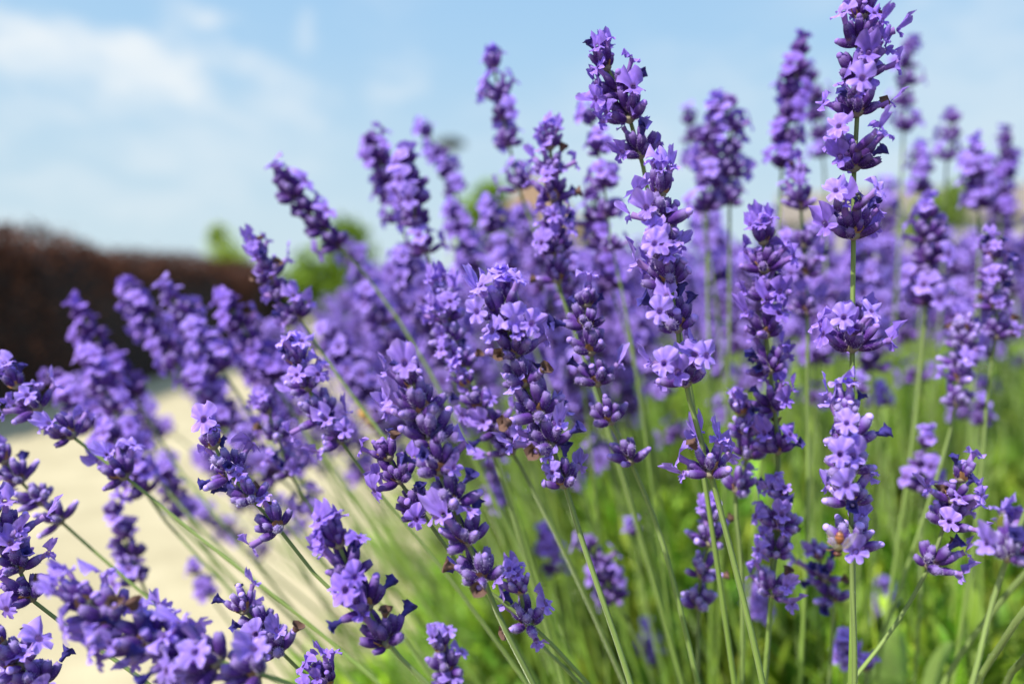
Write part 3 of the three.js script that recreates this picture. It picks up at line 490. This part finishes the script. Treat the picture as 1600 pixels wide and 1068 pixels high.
{ // a yellow green scrap of leaf in the whorl that the right edge cuts
  const l = mesh('leaf', leafBlade(0.0055, 0.0032, [0.5, 0.58, 0.06], 4), M.leaf, cutSpike);
  l.position.copy(at(1570, 822, 0.164).sub(cutSpike.position)); l.rotation.set(0.3, 0.4, 0.7);
}
function bareStem(label, d, text) {
  const pts = text.split(' ').map((q) => q.split(',').map(Number)).map(([x, y], i) => at(x, y, d + i * 0.012)), e = pts[pts.length - 1], run = e.clone().sub(pts[pts.length - 2]).normalize(), root = e.clone().addScaledVector(run, 0.12); root.y = GREEN_Y;
  const t = thing('lavender_stalk', label, 'stem', root); mesh('stem', tube([...pts, root].map((q) => q.clone().sub(root)), 0.0010, 0.0013, 30, 8, stalkSeed++, 260), M.stem, t);
}
bareStem('bare lime green stem crossing behind the thick stem at the right edge', 0.24, '1720,720 1640,850 1560,945 1475,1068');
bareStem('bare lime green stem just right of the thick stem at the right edge', 0.2, '1690,850 1600,955 1560,1015 1528,1068');
bareStem('bare green stem in the bottom right corner', 0.2, '1700,900 1640,980 1600,1030 1572,1068');

// ---------------------------------------------------------------- insects and the broad leaves
function insect(name, label, category, p, up, out, size, tones, wingSpread) {
  const t = thing(name, label, category, p), y = up.clone().normalize(), z = out.clone().addScaledVector(y, -out.dot(y)).normalize();
  t.quaternion.setFromRotationMatrix(new THREE.Matrix4().makeBasis(y.clone().cross(z), y, z)); t.scale.setScalar(size);
  const [band, dark, chest, head] = tones;                     // +y towards the tail, +z its back; one unit long
  const prof = [[-0.5, 0.02], [-0.46, 0.1], [-0.4, 0.15], [-0.34, 0.13], [-0.32, 0.06], [-0.28, 0.12], [-0.2, 0.17], [-0.1, 0.165], [-0.03, 0.11], [0, 0.07], [0.06, 0.13], [0.16, 0.165], [0.26, 0.155], [0.36, 0.125], [0.44, 0.08], [0.5, 0.015]];
  const body = grid(12, 30, (u, v) => {
    const s = v * 15, k = Math.min(14, Math.floor(s)), f = s - k, yy = lerp(prof[k][0], prof[k + 1][0], f), q = lerp(prof[k][1], prof[k + 1][1], f), a = u * 6.2832;
    const c = yy < -0.31 ? (Math.abs(Math.cos(a)) > 0.5 ? head : dark) : yy < 0 ? chest : (Math.sin(yy * 44) > 0.35 ? dark : band);
    return [q * Math.cos(a) * 1.08, yy, q * Math.sin(a) * 0.9, ...c];
  }, true);
  mesh('body', body, new THREE.MeshPhysicalMaterial({ name: 'insect_shell', vertexColors: true, roughness: 0.4 }), t);
  const wm = new THREE.MeshPhysicalMaterial({ name: 'wing', color: lin(0.75, 0.72, 0.65), roughness: 0.25, transmission: 0.85, thickness: 0, side: THREE.DoubleSide }), lm = new THREE.MeshStandardMaterial({ name: 'insect_leg', color: lin(0.3, 0.14, 0.07), roughness: 0.6 });
  for (const sd of [-1, 1]) {
    const w = mesh('wing', grid(6, 6, (u, v) => [sd * (0.02 + (u - 0.5) * 0.3 * Math.sin(Math.PI * (0.1 + 0.85 * v))), 0.85 * v, 0.02 * Math.sin(u * 9), 1, 1, 1]), wm, t);
    w.position.set(sd * 0.1, -0.17, 0.14); w.rotation.set(0.12, 0, -sd * wingSpread);
    for (let i = 0; i < 3; i++) { const c = [V(sd * 0.1, -0.22 + i * 0.08, -0.06), V(sd * 0.3, -0.3 + i * 0.2, 0.02), V(sd * 0.38, -0.34 + i * 0.28, -0.22)]; mesh('leg', new THREE.TubeGeometry(new THREE.CatmullRomCurve3(c), 6, 0.016, 5), lm, t); }
    mesh('antenna', new THREE.TubeGeometry(new THREE.CatmullRomCurve3([V(sd * 0.04, -0.46, 0.06), V(sd * 0.07, -0.54, 0.1), V(sd * 0.08, -0.6, 0.08)]), 4, 0.01, 4), lm, t);
  }
}
insect('hoverfly', 'small hoverfly with orange banded abdomen on the rounded dense spike', 'hoverfly', at(1311, 849, 0.179), UP.clone().addScaledVector(RIGHT, 0.12), FWD.clone().negate().addScaledVector(RIGHT, -0.2), 0.0062, [[0.3, 0.1, 0.03], [0.07, 0.03, 0.015], [0.09, 0.075, 0.03], [0.12, 0.03, 0.02]], 0.5);
insect('bee', 'blurred amber brown bee among the stems left of the dense sharp spike', 'bee', at(573, 654, 0.33), UP.clone().addScaledVector(RIGHT, -0.8), FWD.clone().negate(), 0.011, [[0.55, 0.3, 0.06], [0.2, 0.1, 0.03], [0.3, 0.19, 0.07], [0.06, 0.04, 0.03]], 0.3);
{ // a tiny black beetle above the lower separate whorl of the tallest spike
  const t = thing('beetle', 'tiny black beetle on the third whorl of the tallest spike', 'beetle', at(1343, 308, 0.195)); t.rotation.set(1.2, 0.4, 0.5);
  const m = new THREE.MeshPhysicalMaterial({ name: 'beetle_shell', color: lin(0.012, 0.012, 0.015), roughness: 0.25, clearcoat: 0.5 });
  mesh('wing_case', joined([-1, 1].map((sd) => grid(10, 8, (u, v) => { const a = u * Math.PI, q = Math.sin(Math.PI * (0.04 + 0.92 * v)); return [sd * (0.02 + 0.55 * q * Math.sin(a * 0.5)) * 0.001, 0.55 * q * Math.cos(a * 0.5) * 0.001, (v - 0.5) * 0.0017, 1, 1, 1]; }))), m, t);
  mesh('head', new THREE.SphereGeometry(0.00042, 10, 8).scale(1.2, 0.8, 1).translate(0, 0.0001, -0.0010), m, t);
  for (const sd of [-1, 1]) for (let i = 0; i < 3; i++) mesh('leg', new THREE.TubeGeometry(new THREE.CatmullRomCurve3([V(0, 0, (i - 1) * 0.0004), V(sd * 0.0007, 0.0001, (i - 1) * 0.0006), V(sd * 0.0009, -0.0004, (i - 1) * 0.0008)]), 4, 0.00004, 4), m, t);
}
{
  const root = at(1420, 1120, 0.36), t = thing('broad_leaf_weed', 'pale broad upright leaves at the bottom right among the lavender stems', 'weed', root), m = M.leaf;
  for (const [l, w, rx, ry, rz, x] of [[0.05, 0.022, -0.15, 0.3, 0.22, 0], [0.034, 0.02, 0.5, -0.6, 0.75, -0.006], [0.036, 0.018, 0.2, 1.2, -0.3, 0.012]]) { const o = mesh('leaf', grid(6, 10, (u, v) => { const q = (u - 0.5) * w * Math.sin(Math.PI * (0.1 + 0.87 * v)), k = 0.85 + 0.25 * (Math.abs(u - 0.5) < 0.1 ? 1.3 : noise2(u * 5, v * 9)); return [q, l * v, -Math.abs(u - 0.5) * w * 0.5 + 0.2 * l * v * v, 0.3 * k, 0.44 * k, 0.11 * k]; }), m, t); o.position.x = x; o.rotation.set(rx, ry, rz); }
}

// ---------------------------------------------------------------- lavender: the mass of blurred spikes behind
function softStalk(r, far) {                        // root at the origin, about 0.36 m tall, leaning along +x by its own curve
  const h = 0.36, lean = 0.02 + 0.03 * r(), pts = [V(0, h, 0), V(lean * 0.35, h * 0.7, 0.004 * (r() - 0.5)), V(lean * 0.2, h * 0.35, 0), V(0, 0, 0)];
  pts[0].x = lean; const n = 4 + Math.floor(r() * 4), gap = 0.0085 + 0.004 * r(), dir = pts[0].clone().sub(pts[1]).normalize(), out = [];
  for (let i = 0; i < n; i++) out.push([pts[0].clone().addScaledVector(dir, -(0.006 + i * gap + (i === n - 1 && r() < 0.5 ? 0.012 : 0))), dir]);
  return { pts, out };
}
const proto = [];
for (let i = 0; i < 8; i++) {
  const r = rngOf(700 + i), s = softStalk(r), g = new THREE.Group();
  mesh('stem', tube(s.pts, 0.0006, 0.0012, 10, 4, 710 + i), M.stem, g);
  s.out.forEach(([p, d], k) => { const w = mesh('whorl', DIM[Math.floor(r() * DIM.length)], TONES[[1, 0, 3, 1, 4, 3, 0, 1][i]], g); w.position.copy(p); w.quaternion.setFromUnitVectors(Y, d); w.rotateY(r() * 6.28); w.scale.setScalar((k ? 1.1 : 0.85) * (0.95 + 0.2 * r())); });
  proto.push(g);
}
// the upper edge of the mass as the photograph shows it: no tip of the mass stands above it
const edge = [[-200, 760], [40, 640], [130, 560], [240, 520], [420, 500], [520, 440], [600, 370], [700, 345], [860, 330], [1000, 320], [1180, 325], [1300, 300], [1420, 285], [1600, 255], [1900, 240]];
const edgeAt = (x) => { let k = 0; while (k < edge.length - 2 && x > edge[k + 1][0]) k++; return lerp(edge[k][1], edge[k + 1][1], clamp((x - edge[k][0]) / (edge[k + 1][0] - edge[k][0]))); };
const up = new THREE.Vector3(), MASS = rngOf(7777);
function growOne(zNear, zFar) {                     // one stalk of some bush in the bed: where it is rooted and how it leans
  const r = MASS;
  for (let tries = 0; tries < 400; tries++) {
    const z = -lerp(zNear, zFar, Math.pow(r(), 1.25)), wide = 0.25 + 0.72 * -z, bx = lerp(0.02, wide + 0.35, r());
    const root = V(bx + (r() - 0.5) * 0.1, GREEN_Y - 0.02, z + (r() - 0.5) * 0.1), edgeLean = -0.95 * (1 - smooth(-0.05, 0.4, root.x)) * (0.35 + 0.65 * r());
    const lx = edgeLean + (r() - 0.5) * 0.45, lz = (r() - 0.5) * 0.4, k = 0.88 + 0.42 * r();
    const dir = V(Math.tan(clamp(lx, -0.95, 0.7)), 1, Math.tan(lz)).normalize(), tip = root.clone().addScaledVector(dir, 0.36 * k), s = seenAt(tip), b = seenAt(root.clone().addScaledVector(dir, 0.3 * k));
    if (s[2] < zNear * 0.8 || s[0] < -30 || s[0] > 1640) continue;
    const e = edgeAt(s[0]);
    if (s[1] < e || s[1] > e + 260 || (s[1] > e + (s[0] < 480 ? 150 : 200) && r() < 0.75)) continue;
    if (s[0] > 960 && s[1] > 470 && r() < 0.85) continue;
    if (zNear < 0.5 && (s[0] > 1000 ? r() < 0.5 : s[0] < 480 && r() < 0.1)) continue;
    const q = new THREE.Quaternion().setFromUnitVectors(Y, dir).multiply(new THREE.Quaternion().setFromAxisAngle(Y, r() * 6.28));
    return { root, q, k, seen: s };
  }
  return null;
}
const bands = [  // right edge in the photograph's pixels, and what stands there
  [150, 'beside the long sparse spike at the left edge'], [300, 'before the hedge, under the pair of leaning spikes'], [440, 'before the end of the hedge'], [560, 'below the green shrub'], [660, 'below the trio of soft spikes'],
  [760, 'behind the wide cluster of open flowers'], [880, 'below the terracotta roof and tree'], [1000, 'between the middle spike and the tall sharp one'], [1150, 'right of the tall sharp spike, under the stout twins'], [1290, 'behind the full dark spike'],
  [1400, 'behind the bare stem of the tallest spike'], [1520, 'left of the blue violet spike'], [9999, 'at the right edge behind the blue violet spike']];
for (let i = 0; i < 290; i++) {
  const g = growOne(0.42, 1.1); if (!g) continue;
  const o = proto[i % proto.length].clone(), where = bands.find((q) => g.seen[0] < q[0])[1], high = g.seen[1] < edgeAt(g.seen[0]) + 60;
  const tip = Y.clone().applyQuaternion(g.q), turn = tip.x < -0.28 ? 'leaning left' : tip.x > 0.14 ? 'leaning right' : 'upright', pale = [1, 0, 1, 1, 1, 1, 0, 1][i % proto.length] ? 'pale' : 'deep violet';
  const what = `${high ? 'high' : 'low'} ${pale} blurred`, label = `${what} spike ${turn}, ${where}`, group = `${what} spikes ${turn}, ${where}`;
  o.name = numbered('lavender_stalk'); o.position.copy(g.root); o.quaternion.copy(g.q); o.scale.setScalar(g.k);
  tag(o, label, 'lavender spike', group); scene.add(o);
}
{
  const t = new THREE.Group(); t.name = 'lavender_mass'; tag(t, 'far lavender spikes of the bed merging into one violet band', 'lavender', null, 'stuff'); scene.add(t);
  const shapes = [0, 1, 2, 3].map((i) => {
    const r = rngOf(760 + i), s = softStalk(r), c = [], f = [], st = tube(s.pts, 0.0007, 0.0012, 5, 3, 770 + i);
    s.out.forEach(([p, d], k) => { const m = new THREE.Matrix4().compose(p, new THREE.Quaternion().setFromUnitVectors(Y, d), V(1.1, 1.1, 1.1)), [a, b] = softWhorl(780 + i * 10 + k, 7, 0.35, true); c.push(a.applyMatrix4(m)); f.push(b.applyMatrix4(m)); });
    return [joined([st, ...c]), joined(f)];
  });
  const lists = shapes.map(() => []);
  for (let i = 0; i < 1050; i++) { const g = growOne(1.05, 4.5); if (g) lists[i % 4].push(new THREE.Matrix4().compose(g.root, g.q, V(g.k, g.k, g.k))); }
  shapes.forEach(([a, b], i) => { copies('spikes', a, i % 2 ? M.calyxPale : M.calyx, lists[i], t).userData.kind = 'stuff'; copies('petals', b, M.petalPale, lists[i], t).userData.kind = 'stuff'; });
}

// ---------------------------------------------------------------- lavender leaves and bare green shoots of the bed
{
  const t = new THREE.Group(); t.name = 'lavender_foliage'; tag(t, 'green lavender leaves and shoots filling the bed under the spikes', 'foliage', null, 'stuff'); scene.add(t);
  const r = rngOf(900), shoot = (seed) => {
    const q = rngOf(seed), parts = [], h = 0.085;
    for (let i = 0; i < 15; i++) { const f = i / 15, l = 0.034 * (0.7 + 0.5 * q()) * (1 - 0.35 * f), k = 0.75 + 0.5 * q(); parts.push(leafBlade(l, 0.0054, [0.34 * k, 0.56 * k, 0.04 * k], 3).rotateX(0.25 + 0.65 * (1 - f) + 0.3 * q()).rotateY(i * 2.4 + q()).translate(0, h * f, 0)); }
    return joined(parts);
  };
  const blade = (seed) => { const q = rngOf(seed), c = [0.36, 0.58, 0.04], b = 0.03 * (q() - 0.3); return grid(2, 6, (u, v) => [(u - 0.5) * 0.0026 * Math.sin(Math.PI * (0.25 + 0.72 * v)) + b * v * v, 0.24 * v, -Math.abs(u - 0.5) * 0.001, c[0] * (0.85 + 0.3 * v), c[1] * (0.85 + 0.3 * v), c[2]]); };
  const S = [0, 1, 2].map((i) => shoot(910 + i)), B = [0, 1].map((i) => blade(920 + i)), ls = [[], [], []], lb = [[], []], cs = [[], [], []], cb = [[], []];
  const mound = (x, z) => 0.262 + 0.035 * smooth(-1.1, -0.7, z) + 0.13 * (fbm(x * 3 + 9, z * 3 + 4) - 0.5) * 2 - 0.22 * (1 - smooth(-0.06, 0.2, x));
  const place = (zN, zF, n, nb) => {
    for (let i = 0; i < n + nb; i++) {
      const z = -lerp(zN, zF, Math.pow(r(), 1.3)), x = lerp(-0.12, 0.35 + 0.85 * Math.max(0.3, -z), r()), y = mound(x, z), side = -0.9 * (1 - smooth(-0.05, 0.3, x)), isB = i >= n;
      const e = new THREE.Euler((r() - 0.5) * (isB ? 0.6 : 0.9), r() * 6.28, 0), q = new THREE.Quaternion().setFromAxisAngle(V(0, 0, 1), -side * (0.4 + 0.6 * r())).multiply(new THREE.Quaternion().setFromEuler(e));
      const k = isB ? 0.45 + 0.5 * r() : 0.8 + 0.95 * r(), m = new THREE.Matrix4().compose(V(x, y - (isB ? 0.03 : 0.05 * r()), z), q, V(k, k, k)), pale = fbm(x * 9 + 50, z * 9 + 20, 3), tint = (0.5 + 0.65 * r()) * lerp(0.6, 1.5, smooth(0.3, 0.7, pale)), c = lin(tint * (0.75 + 0.6 * r()), tint, tint * (0.7 + 0.8 * r()));
      const j = i % (isB ? 2 : 3); (isB ? lb : ls)[j].push(m); (isB ? cb : cs)[j].push(c);
    }
  };
  place(0.34, 1.0, 3000, 900); place(0.9, 4.2, 1900, 1500);
  S.forEach((g, i) => copies('leaves', g, M.leaf, ls[i], t, cs[i]).userData.kind = 'stuff');
  B.forEach((g, i) => copies('shoots', g, M.leaf, lb[i], t, cb[i]).userData.kind = 'stuff');
}

renderer.render(scene, camera);
